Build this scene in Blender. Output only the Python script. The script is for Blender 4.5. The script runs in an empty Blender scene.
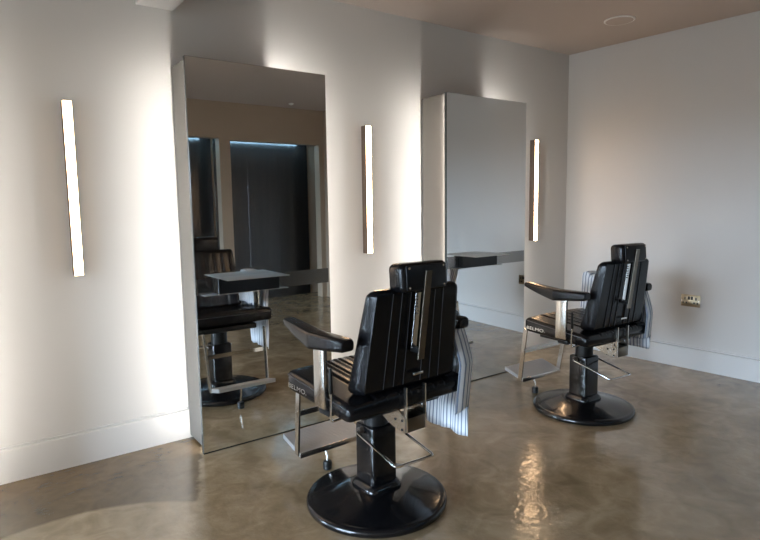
import bpy, bmesh, math, random
from mathutils import Vector, Matrix, noise
PI = math.pi
C = bpy.context.scene
COL = C.collection

# ------------------------------------------------------------------ camera
F_PX, YAW, PITCH, ROLL = 572.553, .6335, .109, -.014
PCX, PCY = 380.36, 266.07
cam = bpy.data.cameras.new('camera')
cam.sensor_fit = 'HORIZONTAL'; cam.sensor_width = 36.0
cam.lens = F_PX / 760 * 36.0
cam.shift_x = (380 - PCX) / 760
cam.shift_y = (PCY - 270) / 760
cam.clip_start = .02
co = bpy.data.objects.new('camera', cam); COL.objects.link(co)
fw = Vector((math.sin(YAW)*math.cos(PITCH), math.cos(YAW)*math.cos(PITCH), -math.sin(PITCH)))
rt = Vector((math.cos(YAW), -math.sin(YAW), 0)); up = rt.cross(fw)
r2 = rt*math.cos(ROLL) + up*math.sin(ROLL); u2 = up*math.cos(ROLL) - rt*math.sin(ROLL)
M = Matrix((( r2.x, u2.x, -fw.x, 0), (r2.y, u2.y, -fw.y, 0), (r2.z, u2.z, -fw.z, 1.4), (0, 0, 0, 1)))
co.matrix_world = M
C.camera = co

# ------------------------------------------------------------------ world, exposure, light levels
W = bpy.data.worlds.new('daylight'); C.world = W; W.use_nodes = True
bg = W.node_tree.nodes['Background']
wn, wl = W.node_tree.nodes, W.node_tree.links
SKY, GROUND = (.62, .80, 1.0), (.05, .06, .07)
wt = wn.new('ShaderNodeTexCoord'); ws = wn.new('ShaderNodeSeparateXYZ'); wl.new(wt.outputs['Generated'], ws.inputs[0])
wr = wn.new('ShaderNodeValToRGB'); wl.new(ws.outputs['Z'], wr.inputs[0])
wr.color_ramp.elements[0].position = 0; wr.color_ramp.elements[0].color = (*GROUND, 1)
wr.color_ramp.elements[1].position = .02; wr.color_ramp.elements[1].color = (*SKY, 1)
wl.new(wr.outputs[0], bg.inputs['Color'])
bg.inputs['Strength'].default_value = 46.0
C.view_settings.view_transform = 'Standard'
C.view_settings.look = 'None'
C.view_settings.gamma = 1
C.view_settings.exposure = 0
STRIP_WARM = ((1.0, .95, .895), 82.0)     # LED profiles behind the mirror panels
LAMP_GLOW = ((1.0, .64, .36), 33.0)       # diffusers of the wall lamps
STRIP_COOL = ((.40, .72, 1.0), 55.0)      # strips over the steel panels

# ------------------------------------------------------------------ room numbers (metres)
XW, XE = -5.0, 4.748          # left wall, right wall at the far corner
D = 3.4175                    # long wall with the mirrors
TH = .0565                    # right wall opens slightly
YF = -1.25                    # wall behind the camera
H = 2.762
DEP = .3155                    # mirror unit depth
YM = D - DEP

# ------------------------------------------------------------------ materials
def mat(name, col, rough=.5, metal=0, **kw):
    m = bpy.data.materials.new(name); m.use_nodes = True
    b = m.node_tree.nodes['Principled BSDF']
    b.inputs['Base Color'].default_value = (*col, 1)
    b.inputs['Roughness'].default_value = rough
    b.inputs['Metallic'].default_value = metal
    for k, v in kw.items():
        b.inputs[k].default_value = v
    return m
def nodes(m): return m.node_tree.nodes, m.node_tree.links, m.node_tree.nodes['Principled BSDF']
def noise_bump(m, scale, strength, dist=.01, detail=4, stretch=None):
    n, l, b = nodes(m)
    tc = n.new('ShaderNodeTexCoord'); mp = n.new('ShaderNodeMapping')
    if stretch: mp.inputs['Scale'].default_value = stretch
    tx = n.new('ShaderNodeTexNoise'); tx.inputs['Scale'].default_value = scale; tx.inputs['Detail'].default_value = detail
    bp = n.new('ShaderNodeBump'); bp.inputs['Strength'].default_value = strength; bp.inputs['Distance'].default_value = dist
    l.new(tc.outputs['Object'], mp.inputs['Vector']); l.new(mp.outputs[0], tx.inputs['Vector'])
    l.new(tx.outputs['Fac'], bp.inputs['Height']); l.new(bp.outputs[0], b.inputs['Normal'])
    return tx
def noise_col(m, scale, c1, c2, detail=5, stretch=None, lo=.35, hi=.65, rough=None, dist=0):
    n, l, b = nodes(m)
    tc = n.new('ShaderNodeTexCoord'); mp = n.new('ShaderNodeMapping')
    if stretch: mp.inputs['Scale'].default_value = stretch
    tx = n.new('ShaderNodeTexNoise'); tx.inputs['Scale'].default_value = scale; tx.inputs['Detail'].default_value = detail
    tx.inputs['Distortion'].default_value = dist
    cr = n.new('ShaderNodeValToRGB')
    cr.color_ramp.elements[0].position = lo; cr.color_ramp.elements[1].position = hi
    cr.color_ramp.elements[0].color = (*c1, 1); cr.color_ramp.elements[1].color = (*c2, 1)
    l.new(tc.outputs['Object'], mp.inputs['Vector']); l.new(mp.outputs[0], tx.inputs['Vector'])
    l.new(tx.outputs['Fac'], cr.inputs[0]); l.new(cr.outputs[0], b.inputs['Base Color'])
    if rough:
        mr = n.new('ShaderNodeMapRange'); mr.inputs['To Min'].default_value = rough[0]; mr.inputs['To Max'].default_value = rough[1]
        l.new(tx.outputs['Fac'], mr.inputs['Value']); l.new(mr.outputs[0], b.inputs['Roughness'])
    return cr

m_wall = mat('wall_paint', (.65, .635, .612), .75); noise_bump(m_wall, 60, .06, .004)
m_wall2 = mat('wall_paint_tan', (.34, .265, .195), .75)
m_ceil = mat('ceiling_paint', (.48, .41, .36), .8)
m_trim = mat('skirting_paint', (.68, .67, .655), .45)
m_floor = mat('polished_concrete', (.2, .17, .13), .22)
def floor_nodes():
    n, l, b = nodes(m_floor)
    tc = n.new('ShaderNodeTexCoord')
    t1 = n.new('ShaderNodeTexNoise'); t1.inputs['Scale'].default_value = 1.1; t1.inputs['Detail'].default_value = 9
    t1.inputs['Roughness'].default_value = .62; t1.inputs['Distortion'].default_value = 1.3
    t2 = n.new('ShaderNodeTexNoise'); t2.inputs['Scale'].default_value = 7; t2.inputs['Detail'].default_value = 8; t2.inputs['Distortion'].default_value = 1.0
    mx = n.new('ShaderNodeMath'); mx.operation = 'MULTIPLY_ADD'; mx.inputs[1].default_value = .4
    ml = n.new('ShaderNodeMath'); ml.operation = 'MULTIPLY'; ml.inputs[1].default_value = .6
    cr = n.new('ShaderNodeValToRGB')
    cr.color_ramp.elements[0].position = .34; cr.color_ramp.elements[0].color = (.205, .144, .078, 1)
    cr.color_ramp.elements[1].position = .66; cr.color_ramp.elements[1].color = (.50, .385, .245, 1)
    e = cr.color_ramp.elements.new(.5); e.color = (.33, .240, .140, 1)
    l.new(tc.outputs['Object'], t1.inputs['Vector']); l.new(tc.outputs['Object'], t2.inputs['Vector'])
    l.new(t1.outputs['Fac'], ml.inputs[0]); l.new(t2.outputs['Fac'], mx.inputs[0]); l.new(ml.outputs[0], mx.inputs[2])
    l.new(mx.outputs[0], cr.inputs[0]); tv = n.new('ShaderNodeTexNoise'); tv.inputs['Scale'].default_value = 1.7; tv.inputs['Detail'].default_value = 6; tv.inputs['Distortion'].default_value = 1.2
    l.new(tc.outputs['Object'], tv.inputs['Vector'])
    rv = n.new('ShaderNodeValToRGB'); rv.color_ramp.elements[0].position = .475; rv.color_ramp.elements[0].color = (0, 0, 0, 1)
    rv.color_ramp.elements[1].position = .5; rv.color_ramp.elements[1].color = (1, 1, 1, 1); e = rv.color_ramp.elements.new(.54); e.color = (0, 0, 0, 1)
    l.new(tv.outputs['Fac'], rv.inputs[0])
    vk = n.new('ShaderNodeMath'); vk.operation = 'MULTIPLY'; vk.inputs[1].default_value = .10; l.new(rv.outputs[0], vk.inputs[0])
    mxc = n.new('ShaderNodeMix'); mxc.data_type = 'RGBA'
    mxc.inputs[7].default_value = (.52, .43, .31, 1)
    l.new(vk.outputs[0], mxc.inputs[0]); l.new(cr.outputs[0], mxc.inputs[6]); 
    # a darker patch by the left skirting: an arc at one side, a ragged seam at the other
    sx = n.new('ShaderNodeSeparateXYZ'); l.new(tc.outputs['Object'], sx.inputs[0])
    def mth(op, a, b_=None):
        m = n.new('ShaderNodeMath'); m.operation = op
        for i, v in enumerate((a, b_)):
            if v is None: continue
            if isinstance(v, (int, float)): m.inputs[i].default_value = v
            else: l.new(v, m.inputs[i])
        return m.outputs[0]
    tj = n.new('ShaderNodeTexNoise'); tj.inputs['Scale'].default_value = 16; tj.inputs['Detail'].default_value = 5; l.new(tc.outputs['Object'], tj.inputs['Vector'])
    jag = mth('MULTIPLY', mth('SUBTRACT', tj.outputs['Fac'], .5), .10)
    border = mth('ADD', mth('ADD', mth('MULTIPLY', sx.outputs['Y'], .409), -.248), jag)          # x of the seam at this y
    left = mth('MULTIPLY', mth('SUBTRACT', border, sx.outputs['X']), 40)
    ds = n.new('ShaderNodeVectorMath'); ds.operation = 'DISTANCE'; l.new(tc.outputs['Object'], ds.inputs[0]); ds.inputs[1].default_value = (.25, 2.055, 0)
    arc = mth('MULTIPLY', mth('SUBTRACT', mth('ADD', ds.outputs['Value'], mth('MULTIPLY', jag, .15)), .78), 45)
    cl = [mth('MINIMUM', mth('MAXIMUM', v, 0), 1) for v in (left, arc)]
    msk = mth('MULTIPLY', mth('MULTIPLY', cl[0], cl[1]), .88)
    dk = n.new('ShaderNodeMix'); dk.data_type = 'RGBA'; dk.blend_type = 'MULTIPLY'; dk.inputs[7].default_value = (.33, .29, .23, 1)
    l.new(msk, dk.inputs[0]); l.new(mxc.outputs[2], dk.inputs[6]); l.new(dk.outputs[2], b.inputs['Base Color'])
    mr = n.new('ShaderNodeMapRange'); mr.inputs['From Min'].default_value = .3; mr.inputs['From Max'].default_value = .7; mr.inputs['To Min'].default_value = .05; mr.inputs['To Max'].default_value = .16
    l.new(t2.outputs['Fac'], mr.inputs['Value']); l.new(mr.outputs[0], b.inputs['Roughness'])
    t3 = n.new('ShaderNodeTexNoise'); t3.inputs['Scale'].default_value = 26; t3.inputs['Detail'].default_value = 6
    bp = n.new('ShaderNodeBump'); bp.inputs['Strength'].default_value = .3; bp.inputs['Distance'].default_value = .006
    l.new(tc.outputs['Object'], t3.inputs['Vector']); l.new(t3.outputs['Fac'], bp.inputs['Height']); l.new(bp.outputs[0], b.inputs['Normal'])
    b.inputs['Specular IOR Level'].default_value = .95
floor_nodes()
m_mirror = mat('mirror_glass', (.86, .87, .86), .0, 1)
m_edge = mat('mirror_edge', (.05, .06, .06), .15)
m_side = mat('brushed_steel_side', (.20, .185, .165), .5, .3); noise_bump(m_side, 40, .05, .002, stretch=(20, 20, .4))
m_steel = mat('brushed_steel', (.56, .55, .53), .24, 1); noise_bump(m_steel, 30, .05, .002, stretch=(.6, 20, 20))
m_shelf = mat('satin_steel_plate', (.74, .74, .73), .38, 1)
m_boxsteel = mat('blackened_steel', (.05, .05, .05), .28, .9)
m_band = mat('dull_steel_band', (.36, .355, .345), .22, 1)
m_chrome = mat('chrome', (.82, .81, .79), .10, 1)
m_flat_steel = mat('satin_chrome', (.72, .69, .64), .22, 1)
m_leather = mat('black_leather', (.005, .005, .006), .25, 0, **{'Specular IOR Level': .30}); noise_bump(m_leather, 260, .12, .002)
m_vinyl = mat('black_vinyl', (.005, .005, .006), .4, 0, **{'Specular IOR Level': .3})
m_piping = mat('grey_piping', (.035, .035, .04), .4)
m_enamel = mat('black_enamel', (.005, .005, .006), .2, 0, **{'Coat Weight': .3, 'Coat Roughness': .06, 'Specular IOR Level': .35})
m_rubber = mat('black_rubber', (.006, .006, .006), .5)
m_black = mat('black_plastic', (.007, .007, .007), .45, 0, **{'Specular IOR Level': .3})
m_bronze = mat('dark_bronze', (.085, .062, .048), .5)
m_hinge = mat('aged_steel', (.17, .145, .115), .3, 1)
m_plate = mat('antique_brass', (.42, .33, .22), .28, 1)
m_white = mat('white_plastic', (.80, .78, .75), .45)
m_dsteel = mat('dark_steel', (.20, .20, .21), .30, .8)
noise_col(m_dsteel, 2.2, (.058, .058, .061), (.078, .075, .072), stretch=(9, 9, .25), rough=(.20, .27))
m_ribbed = mat('ribbed_tread', (.50, .495, .49), .42, .6)
def emis(name, ce):
    m = bpy.data.materials.new(name); m.use_nodes = True
    n, l = m.node_tree.nodes, m.node_tree.links
    n.clear(); o = n.new('ShaderNodeOutputMaterial'); e = n.new('ShaderNodeEmission')
    e.inputs['Color'].default_value = (*ce[0], 1); e.inputs['Strength'].default_value = ce[1]
    l.new(e.outputs[0], o.inputs['Surface']); return m
m_strip = emis('led_warm', STRIP_WARM); m_glow = emis('lamp_diffuser', LAMP_GLOW); m_cool = emis('led_cool', STRIP_COOL)
m_glass = bpy.data.materials.new('window_glass'); m_glass.use_nodes = True
def glass_nodes():
    n, l = m_glass.node_tree.nodes, m_glass.node_tree.links
    n.clear(); o = n.new('ShaderNodeOutputMaterial'); t = n.new('ShaderNodeBsdfTransparent'); g = n.new('ShaderNodeBsdfGlossy')
    g.inputs['Roughness'].default_value = .02
    mx = n.new('ShaderNodeMixShader'); mx.inputs[0].default_value = .06
    l.new(t.outputs[0], mx.inputs[1]); l.new(g.outputs[0], mx.inputs[2]); l.new(mx.outputs[0], o.inputs['Surface'])
glass_nodes()
m_towel = mat('striped_cotton', (.8, .8, .8), .9)
def towel_nodes():
    n, l, b = nodes(m_towel)
    uv = n.new('ShaderNodeUVMap'); uv.uv_map = 'UVMap'
    sp = n.new('ShaderNodeSeparateXYZ'); l.new(uv.outputs[0], sp.inputs[0])
    mu = n.new('ShaderNodeMath'); mu.operation = 'MULTIPLY'; mu.inputs[1].default_value = 1/.021
    fr = n.new('ShaderNodeMath'); fr.operation = 'FRACT'
    l.new(sp.outputs['X'], mu.inputs[0]); l.new(mu.outputs[0], fr.inputs[0])
    cr = n.new('ShaderNodeValToRGB'); cr.color_ramp.interpolation = 'LINEAR'
    E = cr.color_ramp.elements
    E[0].position = 0; E[0].color = (.82, .83, .85, 1); E[1].position = .50; E[1].color = (.82, .83, .85, 1)
    for p, c in ((.64, (.17, .21, .30)), (.80, (.17, .21, .30)), (.92, (.82, .83, .85))):
        x = E.new(p); x.color = (*c, 1)
    l.new(fr.outputs[0], cr.inputs[0]); l.new(cr.outputs[0], b.inputs['Base Color'])
    tx = n.new('ShaderNodeTexNoise'); tx.inputs['Scale'].default_value = 300
    bp = n.new('ShaderNodeBump'); bp.inputs['Strength'].default_value = .3; bp.inputs['Distance'].default_value = .002
    l.new(tx.outputs['Fac'], bp.inputs['Height']); l.new(bp.outputs[0], b.inputs['Normal'])
towel_nodes()

# ------------------------------------------------------------------ mesh helpers
def B(): return bmesh.new()
def obj(name, bm, m, parent=None, sharp=35, smooth=True):
    bmesh.ops.recalc_face_normals(bm, faces=bm.faces[:])
    me = bpy.data.meshes.new(name); bm.to_mesh(me); bm.free()
    for mm in (m if isinstance(m, (list, tuple)) else [m]): me.materials.append(mm)
    if smooth:
        for p in me.polygons: p.use_smooth = True
        me.set_sharp_from_angle(angle=math.radians(sharp))
    o = bpy.data.objects.new(name, me); COL.objects.link(o)
    if parent: o.parent = parent
    return o
def thing(name, label, cat, loc=(0, 0, 0), rz=0, group=None):
    o = bpy.data.objects.new(name, None); COL.objects.link(o)
    o.location = loc; o.rotation_euler = (0, 0, rz); o['label'] = label; o['category'] = cat
    o.empty_display_size = .1
    if group: o['group'] = group
    return o
def tag(o, label, cat, group=None):
    o['label'] = label; o['category'] = cat
    if group: o['group'] = group
    return o
def struct(name, bm, m, **k):
    o = obj(name, bm, m, **k); o['kind'] = 'structure'; return o
def box(bm, x0, x1, y0, y1, z0, z1, bev=0, seg=2, mi=0, mx=None):
    r = bmesh.ops.create_cube(bm, size=1)
    vs = r['verts']
    for v in vs:
        v.co = Vector((x0 + (v.co.x+.5)*(x1-x0), y0 + (v.co.y+.5)*(y1-y0), z0 + (v.co.z+.5)*(z1-z0)))
    fs = list({f for v in vs for f in v.link_faces})
    if bev:
        es = list({e for v in vs for e in v.link_edges})
        r = bmesh.ops.bevel(bm, geom=es, offset=bev, segments=seg, profile=.5, affect='EDGES')
        vs = list({v for f in r['faces'] for v in f.verts} | {v for v in vs if v.is_valid})
        fs = list({f for v in vs for f in v.link_faces})
    for f in fs: f.material_index = mi
    if mx is not None:
        for v in vs: v.co = mx @ v.co
    return vs
def loft(bm, rings, cap=True, closed=True):
    R = [[bm.verts.new(p) for p in r] for r in rings]
    n = len(R[0])
    for a, b in zip(R, R[1:]):
        for i in range(n if closed else n-1):
            j = (i+1) % n
            bm.faces.new((a[i], a[j], b[j], b[i]))
    if cap and closed:
        for r in (R[0], R[-1]):
            c = Vector((0, 0, 0))
            for v in r: c += v.co
            cv = bm.verts.new(c/n)
            for i in range(n): bm.faces.new((r[i], r[(i+1) % n], cv))
    return R
def lathe(bm, prof, seg=48, c=(0, 0, 0), axis='Z', sx=1, sy=1):
    rings = []
    for r, z in prof:
        ring = []
        for i in range(seg):
            a = 2*PI*i/seg
            p = (r*math.cos(a)*sx, r*math.sin(a)*sy, z)
            if axis == 'X': p = (p[2], p[0], p[1])
            if axis == 'Y': p = (p[0], p[2], p[1])
            ring.append((p[0]+c[0], p[1]+c[1], p[2]+c[2]))
        rings.append(ring)
    loft(bm, rings)
def tube(bm, pts, r, seg=10, cap=True):
    pts = [Vector(p) for p in pts]
    rings = []; prev = None
    for i, p in enumerate(pts):
        t = (pts[min(i+1, len(pts)-1)] - pts[max(i-1, 0)]).normalized()
        if prev is None:
            a = Vector((0, 0, 1)) if abs(t.z) < .9 else Vector((1, 0, 0))
            u = t.cross(a).normalized()
        else:
            u = (prev - t*prev.dot(t)).normalized()
        prev = u; v = t.cross(u)
        rr = r[i] if isinstance(r, (list, tuple)) else r
        rings.append([p + u*(rr*math.cos(2*PI*k/seg)) + v*(rr*math.sin(2*PI*k/seg)) for k in range(seg)])
    loft(bm, rings, cap)
def fillet(pts, rad, n=6):
    pts = [Vector(p) for p in pts]; out = [pts[0]]
    for a, b, c in zip(pts, pts[1:], pts[2:]):
        u = (a-b).normalized(); v = (c-b).normalized()
        d = min(rad, (a-b).length*.45, (c-b).length*.45)
        p, q = b+u*d, b+v*d
        for i in range(n+1):
            t = i/n; out.append(p*(1-t)**2 + b*2*t*(1-t) + q*t*t)
    out.append(pts[-1]); return out
def prism(bm, poly, axis, a, b):
    def P(p, t):
        if axis == 'X': return (t, p[0], p[1])
        if axis == 'Y': return (p[0], t, p[1])
        return (p[0], p[1], t)
    A = [bm.verts.new(P(p, a)) for p in poly]; Bv = [bm.verts.new(P(p, b)) for p in poly]
    n = len(poly)
    bm.faces.new(A); bm.faces.new(Bv[::-1])
    for i in range(n): bm.faces.new((A[i], A[(i+1) % n], Bv[(i+1) % n], Bv[i]))
def flatbar(bm, p, q, w, t, wdir):
    """bar of width w along wdir and thickness t from p to q"""
    p, q, wd = Vector(p), Vector(q), Vector(wdir).normalized()
    ax = (q-p).normalized(); wd = (wd - ax*wd.dot(ax)).normalized(); td = ax.cross(wd)
    rings = []
    for s in (p, q):
        rings.append([s + wd*(w/2*a) + td*(t/2*b) for a, b in ((-1, -.7), (-.97, -1), (.97, -1), (1, -.7), (1, .7), (.97, 1), (-.97, 1), (-1, .7))])
    loft(bm, rings)
def lerp(a, b, t): return a + (b-a)*t
def copy_tree(o, parent=None):
    c = o.copy(); COL.objects.link(c)
    if parent: c.parent = parent
    for ch in list(o.children): copy_tree(ch, c)
    return c

# ------------------------------------------------------------------ room shell
def xr(y): return XE + (D-y)*TH         # right wall
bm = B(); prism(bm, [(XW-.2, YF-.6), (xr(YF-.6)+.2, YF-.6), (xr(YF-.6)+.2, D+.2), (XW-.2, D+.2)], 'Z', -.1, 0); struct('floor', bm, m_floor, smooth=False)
bm = B(); prism(bm, [(XW-.2, YF-.6), (xr(YF-.6)+.2, YF-.6), (xr(YF-.6)+.2, D+.2), (XW-.2, D+.2)], 'Z', H, H+.1); struct('ceiling', bm, m_ceil, smooth=False)
bm = B(); box(bm, XW-.15, XE+.15, D, D+.15, 0, H); struct('wall_back', bm, m_wall, smooth=False)
bm = B(); prism(bm, [(XE, D), (xr(YF-.5), YF-.5), (xr(YF-.5)+.15, YF-.5), (XE+.15, D)], 'Z', 0, H); struct('wall_right', bm, m_wall, smooth=False)
# left wall with the shop window that brings in the daylight
WY0, WY1, WZ0, WZ1 = -.6, 2.95, .15, 2.25
bm = B()
box(bm, XW-.15, XW, YF-.5, WY0, 0, H); box(bm, XW-.15, XW, WY1, D, 0, H)
box(bm, XW-.15, XW, WY0, WY1, 0, WZ0); box(bm, XW-.15, XW, WY0, WY1, WZ1, H)
struct('wall_left', bm, m_wall, smooth=False)
bm = B()
for a, b_ in ((WY0, WY0+.06), ((WY0+WY1)/2-.03, (WY0+WY1)/2+.03), (WY1-.06, WY1)): box(bm, XW-.11, XW-.04, a, b_, WZ0, WZ1, .005)
for a, b_ in ((WZ0, WZ0+.06), (WZ1-.06, WZ1)): box(bm, XW-.11, XW-.04, WY0, WY1, a, b_, .005)
w1 = struct('window_1', bm, m_bronze)
bm = B(); box(bm, XW-.08, XW-.072, WY0+.05, WY1-.05, WZ0+.05, WZ1-.05)
obj('window_pane', bm, m_glass, w1, smooth=False)
pl = bpy.data.lights.new('window_portal', 'AREA'); pl.shape = 'RECTANGLE'; pl.size = WZ1-WZ0; pl.size_y = WY1-WY0
pl.cycles.is_portal = True
po = bpy.data.objects.new('window_portal', pl); COL.objects.link(po); po.location = (XW-.02, (WY0+WY1)/2, (WZ0+WZ1)/2)
po.rotation_euler = (0, -PI/2, 0)
# wall behind the camera with two recessed openings
OP = [(1.75, 2.86, 0, 2.29), (3.01, 4.38, 0, 2.27)]
bm = B()
box(bm, XW-.15, OP[0][0], YF-.14, YF, 0, H); box(bm, OP[0][1], OP[1][0], YF-.14, YF, 0, H)
box(bm, OP[1][1], xr(YF)+.1, YF-.14, YF, 0, H)
for o_ in OP: box(bm, o_[0], o_[1], YF-.14, YF, o_[3], H)
box(bm, XW-.15, xr(YF-.5)+.15, YF-.62, YF-.5, 0, H)
box(bm, 4.46, xr(YF), YF, YF+.5, 0, H)
struct('wall_front', bm, m_wall2, smooth=False)
# boxing under the ceiling at the left of the nearer mirror
bm = B(); box(bm, .872, 1.074, D-.235, D, 2.50, H, .004); struct('trim_1', bm, m_wall)
# skirting boards
BB = .1855
def skirt_prof(sgn=1): return [(0, 0), (-.02, 0), (-.02, BB-.016), (-.016, BB-.013), (-.001, BB-.012), (-.001, BB-.004), (-.010, BB-.003), (-.010, BB), (0, BB)]
bm = B()
prism(bm, [(D+p[0], p[1]) for p in skirt_prof()], 'X', XW, XE)
struct('baseboard_back', bm, m_trim, sharp=20)
bm = B()
A = [bm.verts.new((XE+p[0], D, p[1])) for p in skirt_prof()]; Bv = [bm.verts.new((xr(YF+.5)+p[0], YF+.5, p[1])) for p in skirt_prof()]
n_ = len(A); bm.faces.new(A); bm.faces.new(Bv[::-1])
for i in range(n_): bm.faces.new((A[i], A[(i+1) % n_], Bv[(i+1) % n_], Bv[i]))
struct('baseboard_right', bm, m_trim, sharp=20)

# ------------------------------------------------------------------ mirror units
TOP = 2.187
def mirror_unit(x0, x1, label, inset, wide=3.1):
    xc = (x0+x1)/2; hw = (x1-x0)/2
    t = thing('mirror_unit', label, 'mirror', (xc, D, 0), 0, 'mirror units along the wall')
    bm = B(); box(bm, -hw+.022, hw-inset, -DEP+.026, -.0205, .018, TOP-.002, .001, 1); obj('cabinet_body', bm, m_side, t)
    bm = B(); box(bm, -hw+.002, hw-.002, -DEP+.002, -DEP+.0255, 0, .0068); box(bm, -hw+.04, hw-inset-.02, -DEP+.02, -.03, 0, .018); obj('plinth', bm, m_black, t)
    bm = B(); box(bm, -hw, hw, -DEP, -DEP+.0255, .007, TOP, .0015, 1)
    for f in bm.faces: f.material_index = 0 if f.normal.y < -.9 else 1
    obj('mirror', bm, [m_mirror, m_edge], t, smooth=False)
    for s in (-1, 1):
        # a slim profile on the cabinet flank just behind the mirror, lit face towards the wall
        bm = B(); xs = hw-(.022 if s < 0 else inset); ys = -DEP+.0265; k = 1 if s < 0 else wide
        prism(bm, [(s*(xs+p*k), ys+q*k) for p, q in (((0, 0), (.012, 0), (.012, .006), (0, .010)) if s < 0 else ((0, 0), (.012, 0), (.012, .006), (0, .0075)))], 'Z', .05, TOP-.02)
        bmesh.ops.recalc_face_normals(bm, faces=bm.faces[:])
        for f in bm.faces: f.material_index = 1 if f.normal.y > .5 else 0
        obj('led_strip', bm, [m_side, m_strip], t, smooth=False)
    return t
U1, U2 = (1.021, 1.879), (2.888, 3.765)
mirror_unit(*U1, 'tall mirror on a steel cabinet at left, reflecting the nearer barber chair', .215)
mirror_unit(*U2, 'tall mirror on a steel cabinet at right, reflecting the plain right wall and a socket', .165, 2.0)
mirror_unit(-.85, .005, 'tall mirror on a steel cabinet just beyond the left edge of the photo', .2, 1.9)

def shelf(x0, x1, label):
    xc = (x0+x1)/2; hw = (x1-x0)/2
    t = thing('tool_shelf', label, 'shelf', (xc, YM+.0012, 0), 0, 'steel shelves across the mirrors')
    bm = B(); prism(bm, [(-.004, .908), (-.004, .998), (0, .998), (0, .908)], 'X', -hw+.008, hw-.012); obj('back_band', bm, m_band, t, smooth=False)
    bm = B(); box(bm, -.40, .11, -.052, -.004, .908, .9112, .001, 1); obj('bottom_plate', bm, m_shelf, t)
    bm = B(); box(bm, -.315, .055, -.180, -.0005, .9985, 1.0025, .001, 1); obj('top_plate', bm, m_shelf, t)
    bm = B(); box(bm, -.318, .052, -.050, -.0045, .9114, .998, .002, 1); obj('tool_box', bm, m_boxsteel, t, smooth=False)
    return t
shelf(*U1, 'steel tool shelf with black box across the left mirror, above the reflected chair seat')
shelf(*U2, 'steel tool shelf with black box across the right mirror')

# ------------------------------------------------------------------ wall lamps
def wall_lamp(x, label):
    t = thing('wall_lamp', label, 'lamp', (x, D, 1.043), 0, 'linear wall lamps')
    hw, L = .0215, .903
    bm = B(); box(bm, -hw, hw, -.0595, 0, 0, L, .001, 1); obj('housing', bm, m_bronze, t)
    bm = B(); box(bm, -hw+.0008, hw-.0008, -.0605, -.0595, .0015, L-.003); obj('diffuser', bm, m_glow, t)
    return t
lp = wall_lamp(.495, 'vertical linear wall lamp at far left, lit face straight towards the camera')
for x, lb in ((2.378, 'vertical linear wall lamp on the wall between the two mirrors'),
              (4.222, 'vertical linear wall lamp by the room corner, right of the right mirror')):
    c = copy_tree(lp); c.location.x = x; c['label'] = lb

# ------------------------------------------------------------------ barber chair
def ring_rr(w, d0, d1, r, rear_f, front_f, nx=97, na=6):
    """closed ring, rear at y=d0 (towards -y), front at y=d1, half width w"""
    P = []
    xs = [lerp(-(w-r), w-r, i/(nx-1)) for i in range(nx)]
    for x in xs: P.append((x, d0 - rear_f(x)))
    for i in range(1, na): a = -PI/2 + (PI/2)*i/na; P.append((w-r + r*math.cos(a), d0+r + r*math.sin(a)))
    for x in reversed(xs): P.append((x, d1 + front_f(x)))
    for i in range(1, na): a = PI/2 + (PI/2)*i/na; P.append((-(w-r) + r*math.cos(a), d1-r + r*math.sin(a)))
    # straight sides are implied between the arcs
    return P
def bumps(x, centres, amp, s): return sum(amp*math.exp(-((x-c)/s)**2) for c in centres)

def badge_text(s, size, ext, parent, name):
    cu = bpy.data.curves.new('badge', 'FONT'); cu.body = s; cu.size = size; cu.extrude = ext; cu.space_character = 1.05
    o = bpy.data.objects.new('badge_tmp', cu); COL.objects.link(o)
    dg = bpy.context.evaluated_depsgraph_get(); me = bpy.data.meshes.new_from_object(o.evaluated_get(dg))
    bpy.data.objects.remove(o)
    me.materials.clear(); me.materials.append(m_chrome)
    n = bpy.data.objects.new(name, me); COL.objects.link(n); n.parent = parent
    return n

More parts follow.
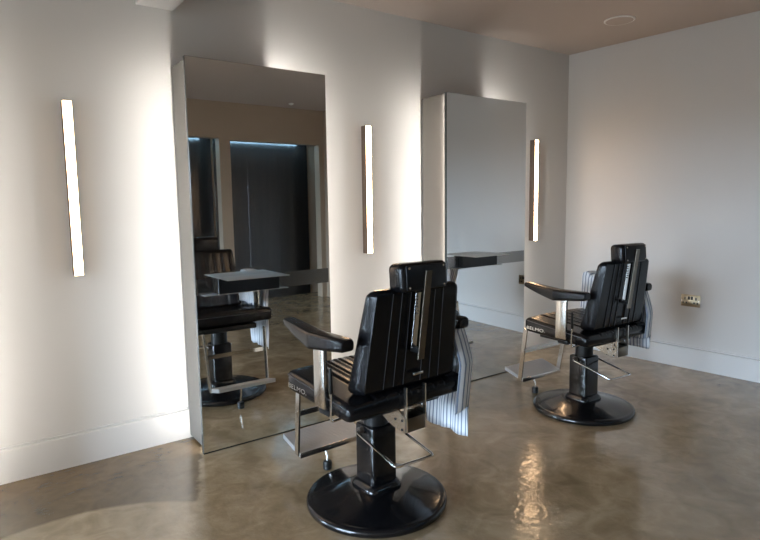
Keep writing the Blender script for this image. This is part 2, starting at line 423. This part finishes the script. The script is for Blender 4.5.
def barber_chair(label):
    t = thing('barber_chair', label, 'barber chair', (0, 0, 0), 0, 'black barber chairs')
    # --- round base
    bm = B()
    lathe(bm, [(.0, .0), (.318, .0), (.328, .004), (.332, .012), (.332, .024), (.327, .033), (.316, .038), (.306, .037),
               (.300, .039), (.25, .050), (.19, .064), (.13, .078), (.0, .080)], 96)
    obj('base', bm, m_enamel, t, sharp=50)
    # --- pedestal: rounded square column with a collar
    def sq(w, r, z):
        P = []
        for k, (cx, cy) in enumerate(((1, -1), (1, 1), (-1, 1), (-1, -1))):
            for i in range(5):
                a = -PI/2 + PI/2*k + PI/2*i/4
                P.append((cx*(w-r) + r*math.cos(a), cy*(w-r) + r*math.sin(a), z))
        return P
    bm = B(); loft(bm, [sq(.082, .03, .070), sq(.093, .04, .073), (sq(.096, .042, .085)), sq(.093, .04, .094), sq(.082, .03, .108), sq(.072, .02, .114)])
    obj('collar', bm, m_enamel, t)
    bm = B(); loft(bm, [sq(.070, .014, .100), sq(.070, .014, .372), sq(.068, .014, .379), sq(.060, .014, .382)])
    obj('pedestal', bm, m_enamel, t)
    bm = B(); lathe(bm, [(.0, .375), (.058, .375), (.058, .47), (.075, .475), (.075, .50), (.0, .50)], 40); obj('piston', bm, m_black, t)
    bm = B(); box(bm, -.22, .22, -.20, .20, .50, .536, .006); obj('seat_frame', bm, m_black, t)
    # --- seat cushion
    gro = [k*.066 for k in range(-3, 4)]
    def seat_ring(y, sh):
        u = (y+.268)/.506
        zt = lerp(.603, .647, u); zb = lerp(.530, .552, u)
        w = .334 - .014*sh; zt -= .022*sh; zb += .018*sh
        r = .022
        top = lambda x: -bumps(x, gro, .007, .006) + .010*max(0, 1-(x/.33)**2) + .004*abs(math.sin((x+.033)/.066*PI))*(abs(x) < .2)
        P = []
        N = 121; xs = [lerp(-(w-r), w-r, i/(N-1)) for i in range(N)]
        for x in xs: P.append((x, y, zb))
        for i in range(1, 5): a = -PI/2 + PI/2*i/5; P.append((w-r+r*math.cos(a), y, zb+r+r*math.sin(a)))
        for i in range(1, 5): a = PI/2*i/5; P.append((w-r+r*math.cos(a), y, zt-r+r*math.sin(a)))
        for x in reversed(xs): P.append((x, y, zt+top(x)*(1-.5*sh)))
        for i in range(1, 5): a = PI/2 + PI/2*i/5; P.append((-(w-r)+r*math.cos(a), y, zt-r+r*math.sin(a)))
        for i in range(1, 5): a = PI + PI/2*i/5; P.append((-(w-r)+r*math.cos(a), y, zb+r+r*math.sin(a)))
        return P
    ys = [(-.268, 1), (-.263, .55), (-.252, .2), (-.235, 0)] + [(-.235+.44*i/10, 0) for i in range(1, 10)] + [(.205, 0), (.222, .2), (.233, .55), (.238, 1)]
    bm = B(); loft(bm, [seat_ring(y, s) for y, s in ys])
    seat = obj('seat', bm, m_leather, t, sharp=50)
    # piping round the upper edge of the seat
    def edge(sx, y):
        u = (y+.268)/.506; return (sx*.3345, y, lerp(.603, .647, u)-.017)
    path = [edge(-1, -.25+.47*i/12) for i in range(13)]
    pth2 = [edge(1, .22-.47*i/12) for i in range(13)]
    front = [(lerp(-.31, .31, i/10), .2375, .622) for i in range(11)]
    bm = B(); tube(bm, path+front+pth2, .0024, 6); obj('piping', bm, m_piping, seat)
    # chrome lettering low on both flanks of the seat
    for s in (-1, 1):
        b = badge_text('BELMONT', .030, .0012, seat, 'badge_lettering')
        # local text x runs from front to rear on the left flank and from rear to front on the right
        if s < 0:
            b.matrix_local = Matrix(((0, 0, -1, -.3355), (-1.5, 0, 0, .216), (-.07, 1, 0, .571), (0, 0, 0, 1)))
        else:
            b.matrix_local = Matrix(((0, 0, 1, .3355), (1.5, 0, 0, .02), (.07, 1, 0, .562), (0, 0, 0, 1)))
        b['label'] = 'raised chrome letters along the seat flank'
    # --- backrest
    rid = [s*k for s in (-1, 1) for k in (.18, .38, .58)]
    def back_ring(u, sh):
        z = lerp(.620, 1.056, u); w = lerp(.272, .240, u) - .020*sh
        y0 = lerp(-.252, -.312, u); y1 = lerp(-.150, -.258, u)
        y0 += .016*sh; y1 -= .016*sh
        rw = lerp(.266, .236, u)
        rear = lambda x: bumps(x, [k*rw for k in rid], .0035, .0035)*(1-sh) - .006*(abs(x) < .038)*(1-sh)*(u > .12)
        fr = lambda x: -bumps(x, [k*.068*rw/.25 for k in range(-3, 4)], .010, .007)*(1-sh) + .012*max(0, 1-(x/rw)**2)
        return [(p[0], p[1], z) for p in ring_rr(w, y0, y1, .024, rear, fr, nx=141)]
    us = [(0, 1), (.012, .5), (.035, .12), (.06, 0)] + [(.06+.88*i/8, 0) for i in range(1, 8)] + [(.94, 0), (.965, .12), (.988, .5), (1, 1)]
    bm = B(); loft(bm, [back_ring(u, s) for u, s in us])
    back = obj('backrest', bm, m_leather, t, sharp=55)
    bm = B()
    for k in rid:
        tube(bm, [(k*lerp(.266, .236, u), lerp(-.252, -.312, u)-.0042, lerp(.620, 1.056, u)) for u in (.04, .3, .6, .96)], .0013, 6)
    obj('piping', bm, m_piping, back)
    u = .13; zc = lerp(.620, 1.056, u)
    bm = B(); box(bm, -.005, .052, -.2775, -.268, zc-.006, zc+.006, .003, 2); box(bm, -.003, .004, -.279, -.276, zc-.003, zc+.003); box(bm, .043, .050, -.279, -.276, zc-.003, zc+.003)
    pb = obj('maker_plate', bm, m_flat_steel, back)
    # --- headrest on its bar
    tilt = Matrix.Translation((0, -.312, 1.10)) @ Matrix.Rotation(math.radians(-4), 4, 'X')
    bm = B(); box(bm, -.128, .128, -.046, .052, -.060, .060, .026, 5, mx=tilt); hr = obj('headrest', bm, m_leather, t, sharp=60)
    bm = B(); box(bm, -.108, .108, -.050, -.040, -.050, .050, .006, 2, mx=tilt); obj('back_panel', bm, m_vinyl, hr)
    for sx in (-1, 1):
        for sz in (-1, 1):
            bm = B(); lathe(bm, [(0, -.003), (.005, -.003), (.005, 0), (.0035, .002), (0, .002)], 12, (0, 0, 0), 'Y')
            for v in bm.verts: v.co = tilt @ Vector((sx*.093+v.co.x, -.0515-v.co.y, sz*.039+v.co.z))
            obj('screw', bm, m_flat_steel, hr)
    bm = B()
    flatbar(bm, (-.010, -.330, .755), (-.001, -.374, 1.128), .034, .006, (1, 0, 0))
    for z_ in (1.105, 1.07, .93):
        lathe(bm, [(0, 0), (.005, 0), (.004, .003), (0, .003)], 12, (lerp(-.010, -.001, (z_-.755)/.373), lerp(-.333, -.377, (z_-.755)/.373), z_), 'Y')
    obj('headrest_bar', bm, m_hinge, t)
    bm = B(); box(bm, -.020, .004, -.330, -.275, .78, .80, .002); obj('bar_bracket', bm, m_black, t)
    bm = B()
    flatbar(bm, (-.017, -.294, .80), (-.015, -.324, 1.035), .028, .005, (1, 0, 0))
    for k in range(6): box(bm, -.030, -.018, -.330, -.314, .945+k*.014, .952+k*.014, .002, 1)
    obj('latch_rail', bm, m_chrome, t)
    # --- arms
    st = [(.236, .338, .292, .880, .866), (.228, .346, .286, .888, .860), (.20, .352, .284, .887, .852), (.10, .364, .286, .882, .826), (-.022, .375, .292, .874, .801),
          (-.03, .376, .292, .873, .800), (-.042, .375, .292, .873, .801), (-.15, .366, .292, .874, .811), (-.245, .357, .292, .876, .822), (-.256, .354, .295, .873, .826), (-.260, .349, .300, .868, .832)]
    for s in (-1, 1):
        bm = B(); rings = []
        for y, xo, xi, zt, zb in st:
            r = min(.014, (zt-zb)*.3); q = []
            for cx, cz, a0 in ((xo-r, zb+r, -PI/2), (xo-r*1.2, zt-r*1.2, 0), (xi+r*1.2, zt-r*1.2, PI/2), (xi+r, zb+r, PI)):
                rr = r if cz < (zt+zb)/2 else r*1.2
                for i in range(5):
                    a = a0 + PI/2*i/4; q.append((s*(cx+rr*math.cos(a)), y, cz+rr*math.sin(a)))
            rings.append(q)
        loft(bm, rings); obj('armrest', bm, m_leather, t, sharp=32)
        bm = B(); box(bm, min(s*.337, s*.356), max(s*.337, s*.356), -.125, -.045, .560, .812, .003, 2)
        sp = obj('arm_support', bm, m_flat_steel, t)
        bm = B(); box(bm, min(s*.20, s*.337), max(s*.20, s*.337), -.125, -.05, .525, .545, .002); obj('arm_bracket', bm, m_black, sp)
    # --- footrest
    bm = B()
    y0, z0, y1, z1 = .368, .147, .545, .192
    n_ = Vector((0, -(z1-z0), y1-y0)).normalized()
    sl = []
    N = 15
    for i in range(N):          # ribbed tread, ribs run across
        for a, hgt in ((i/N, 0), ((i+.25)/N, .005), ((i+.6)/N, .005), ((i+.85)/N, 0)): sl.append((a, hgt))
    sl.append((1, 0))
    poly = [(lerp(y0, y1, a)+n_.y*h_, lerp(z0, z1, a)+.010+n_.z*h_) for a, h_ in sl] + [(y1, z1-.012), (y0, z0-.012)]
    prism(bm, poly, 'X', -.2, .2)
    fr = obj('footrest', bm, m_ribbed, t, smooth=False)
    bm = B()
    tube(bm, [(-.01, .44, .160), (-.01, .435, .10), (-.01, .42, .075), (-.01, .418, .03)], .006, 10); obj('stop_rod', bm, m_chrome, fr)
    bm = B(); lathe(bm, [(0, 0), (.019, 0), (.023, .004), (.023, .014), (.021, .018), (.0235, .021), (.0235, .038), (.020, .045), (0, .047)], 24, (-.01, .418, 0)); obj('rubber_foot', bm, m_rubber, fr)
    bm = B(); box(bm, -.202, .202, y0-.006, y0, z0-.016, z0+.012, .002); obj('trim_strip', bm, m_flat_steel, fr)
    for s in (-1, 1):
        bm = B(); flatbar(bm, (s*.222, .325, .535), (s*.206, .388, .146), .034, .010, (0, 1, 0)); obj('footrest_bar', bm, m_flat_steel, t)
    bm = B(); flatbar(bm, (-.225, .345, .375), (.225, .345, .375), .028, .008, (0, 0, 1)); obj('cross_bar', bm, m_chrome, t)
    # --- recline lever at the left flank
    bm = B(); tube(bm, fillet([(-.20, -.16, .525), (-.355, -.17, .522), (-.352, -.172, .66)], .02), .0052, 10); rl = obj('recline_lever', bm, m_chrome, t)
    bm = B(); tube(bm, [(-.352, -.172, .64), (-.352, -.172, .645), (-.352, -.170, .72), (-.352, -.169, .745)], [.006, .009, .008, .005], 12); obj('grip', bm, m_black, rl)
    # --- pump lever
    bm = B(); tube(bm, fillet([(-.085, .02, .36), (-.108, .0, .36), (-.112, -.285, .298), (.095, -.295, .296), (.092, 0, .36), (.07, .02, .36)], .018), .0062, 10)
    obj('pump_lever', bm, m_chrome, t)
    bm = B(); lathe(bm, [(0, -.092), (.016, -.092), (.016, .078), (0, .078)], 16, (0, .01, .36), 'X'); obj('lever_axle', bm, m_bronze, t)
    # --- hinge under the back
    bm = B(); box(bm, -.050, .050, -.290, -.20, .432, .495, .003); hb = obj('hinge_box', bm, m_hinge, t)
    for s in (-1, 1):
        bm = B(); box(bm, s*.053-.003, s*.053+.003, -.292, -.272, .434, .63, .001, 1); obj('hinge_bar', bm, m_flat_steel, hb)
    for s in (-1, 1):
        bm = B(); prism(bm, [(-.285, .432), (-.20, .445), (-.06, .50), (-.06, .53), (-.25, .525), (-.285, .495)], 'X', s*.060-.003, s*.060+.003)
        sd = obj('hinge_side', bm, m_flat_steel, t, smooth=False)
        for yy, zz in ((-.27, .485), (-.27, .445), (-.225, .48)):
            bm = B(); lathe(bm, [(0, -.005), (.006, -.005), (.006, .005), (0, .005)], 12, (s*.060, yy, zz), 'X'); obj('bolt', bm, m_black, sd)
    return t
ch1 = barber_chair('black leather barber chair in the foreground, in front of the left mirror')
ch1.location = (1.506, 2.105, 0); ch1.rotation_euler = (0, 0, .025)
ch2 = copy_tree(ch1); ch2['label'] = 'black leather barber chair farther back by the right wall, facing the right mirror'
ch2.location = (3.312, 2.217, 0); ch2.rotation_euler = (0, 0, -.055); ch2.scale = (.978, .978, .978)

# ------------------------------------------------------------------ towels
def towel(name, label, root, seed, inner, hem, wrap, yt, wt, fold):
    NW = 12
    rnd = random.Random(seed)
    # path over the right arm in the chair's x-z plane: inner drop, over the pad, outer drop
    prof = [(.236, inner), (.240, .70), (.243, .80), (.246, .862), (.256, .888), (.285, .892), (.33, .889), (.356, .886), (.370, .874), (.377, .84), (.377, .77), (.372, .66), (.358, .55), (.347, .42), (.340, hem)]
    prof = [(a, max(b, inner)) if i < 3 else (a, b) for i, (a, b) in enumerate(prof)]
    pts = []
    for (a, b), (c, d) in zip(prof, prof[1:]):
        for k in range(4): pts.append((lerp(a, c, k/4), lerp(b, d, k/4)))
    pts.append(prof[-1])
    NY = 60; bm = B(); uvl = bm.loops.layers.uv.new('UVMap')
    V = []; L = [0]
    for i in range(1, len(pts)): L.append(L[-1] + math.hypot(pts[i][0]-pts[i-1][0], pts[i][1]-pts[i-1][1]))
    for i, (x, z) in enumerate(pts):
        row = []
        s = L[i]/L[-1]
        top = abs(z-.888) < .03
        dz = max(0, .87-z)
        outer = i > len(pts)*.5
        wid = lerp(wt, max(wt, .345), min(1, dz/.45))                # gathers on top, fans out below
        y0 = lerp(yt, -.255, min(1, dz/.2)) if outer else yt
        amp = 0 if top else min(1, dz/.12)*(.009 if outer else .007)
        for j in range(-NW, NY+1):
            u = max(0, j)/NY
            y = y0 + u*wid
            f = math.sin(u*2*PI*3.4 + seed + 1.2*noise.noise((s*2, u*3, seed)))
            xo = amp*(.55 + .6*f) + amp*.7*noise.noise((u*6, s*4, seed*3))
            zz = z + (fold*(.5 + .5*math.sin(u*26+seed)) + .003 if top else 0) + (.02*noise.noise((u*4, 1, seed)) if i in (0, len(pts)-1) else 0)
            px, py = x + (xo + .006 if outer else -abs(xo)*.5), y + .01*amp/.014*math.cos(f)
            if j < 0:                                        # loose corner folded round behind the seat, shorter than the rest
                w = -j/NW
                if outer:
                    g = min(1, dz/.06); zz = max(zz, wrap - .02*w); px -= .115*w*g; py -= (.020*math.sin(w*PI*.8) + .016*w)*g
                else: zz = max(zz, .868 - .02*w)
            row.append((bm.verts.new((px, py, zz)), (j/NY)*.36, L[i]))
        V.append(row)
    for i in range(len(V)-1):
        for j in range(NY+NW):
            q = (V[i][j], V[i][j+1], V[i+1][j+1], V[i+1][j])
            f = bm.faces.new([v[0] for v in q])
            for lp_, v in zip(f.loops, q): lp_[uvl].uv = (v[1], v[2])
    o = obj(name, bm, m_towel, None, sharp=180)
    so = o.modifiers.new('thickness', 'SOLIDIFY'); so.thickness = .003; so.offset = 0
    o.location = root.location; o.rotation_euler = root.rotation_euler; o.scale = root.scale
    tag(o, label, 'towel', 'striped barber towels')
    return o
towel('towel', 'blue and white striped towel hanging low over the right arm of the foreground chair', ch1, 1.0, .66, .297, .46, -.17, .24, .006)
towel('towel', 'striped towel over the right arm of the farther chair, mostly hidden behind its back', ch2, 2.3, .66, .49, .53, -.19, .41, .026)

# ------------------------------------------------------------------ socket on the right wall
def socket():
    y, z = 2.24, .568
    t = thing('double_socket', 'double brass power socket on the right wall above the skirting', 'socket', (xr(y), y, z), math.atan(TH))
    # local: -x points into the room, y along the wall
    bm = B(); box(bm, -.009, 0, -.075, .075, -.049, .049, .003, 2); obj('faceplate', bm, m_plate, t)
    for s in (-1, 1):
        bm = B()
        box(bm, -.0105, -.0085, s*.043-.006, s*.043+.006, .006, .028); box(bm, -.0105, -.0085, s*.043-.020, s*.043-.006, -.024, -.010); box(bm, -.0105, -.0085, s*.043+.006, s*.043+.020, -.024, -.010)
        obj('pin_slots', bm, m_black, t, smooth=False)
        bm = B(); box(bm, -.014, -.0085, s*.011-.009, s*.011+.009, .008, .036, .002); obj('rocker_switch', bm, m_black, t)
        bm = B(); lathe(bm, [(0, -.011), (.004, -.011), (.004, -.008), (0, -.008)], 12, (0, s*.067, 0), 'X'); obj('screw', bm, m_flat_steel, t)
socket()
# ------------------------------------------------------------------ ceiling fittings
t = thing('ceiling_speaker', 'round pale speaker disc set in the ceiling towards the right wall', 'ceiling speaker', (4.17, 2.56, H))
bm = B(); lathe(bm, [(0, 0), (.112, 0), (.112, -.006), (.104, -.010), (.100, -.008), (0, -.008)], 48); obj('rim', bm, m_white, t)
bm = B(); lathe(bm, [(0, -.008), (.099, -.0082), (.097, -.0105), (0, -.012)], 48); obj('grille', bm, m_ceil, t)
t = thing('smoke_detector', 'small round fitting on the ceiling behind the camera, seen in the left mirror', 'ceiling fitting', (3.75, -.89, H))
bm = B(); lathe(bm, [(0, 0), (.034, 0), (.034, -.008), (.028, -.018), (0, -.020)], 32); obj('body', bm, m_white, t)
bm = B(); lathe(bm, [(0, -.018), (.014, -.019), (.012, -.023), (0, -.024)], 24); obj('sensor_cap', bm, m_white, t)
# ------------------------------------------------------------------ steel panels in the openings behind the camera
for (a, b_, z0, z1), lb in zip(OP, ('dark brushed steel panel at left in the mirror, in the narrower visible opening', 'dark brushed steel panel under a cool light strip, at right in the mirror')):
    t = thing('steel_panel', lb, 'metal panel', ((a+b_)/2, YF-.49, 0), 0, 'steel panels behind the camera')
    hw = (b_-a)/2+.06; n = 3
    for k in range(n):
        bm = B(); box(bm, -hw+2*hw*k/n+.001, -hw+2*hw*(k+1)/n-.001, 0, .012, .0, 2.5, .002, 1); obj('sheet', bm, m_dsteel, t)
    s = thing('light_strip', 'cool white light strip hidden over the ' + ('left' if a < 2 else 'right') + ' opening, seen in the mirror', 'light strip', ((a+b_)/2, YF-.33, 2.325 if a < 2 else 2.31), 0, 'cool light strips')
    bm = B(); box(bm, -hw+.1, hw-.1, -.012, .012, .012, .035, .002); obj('channel', bm, m_flat_steel, s)
    bm = B(); box(bm, -hw+.11, hw-.11, -.008, .008, .004, .012); obj('diffuser', bm, m_cool, s)
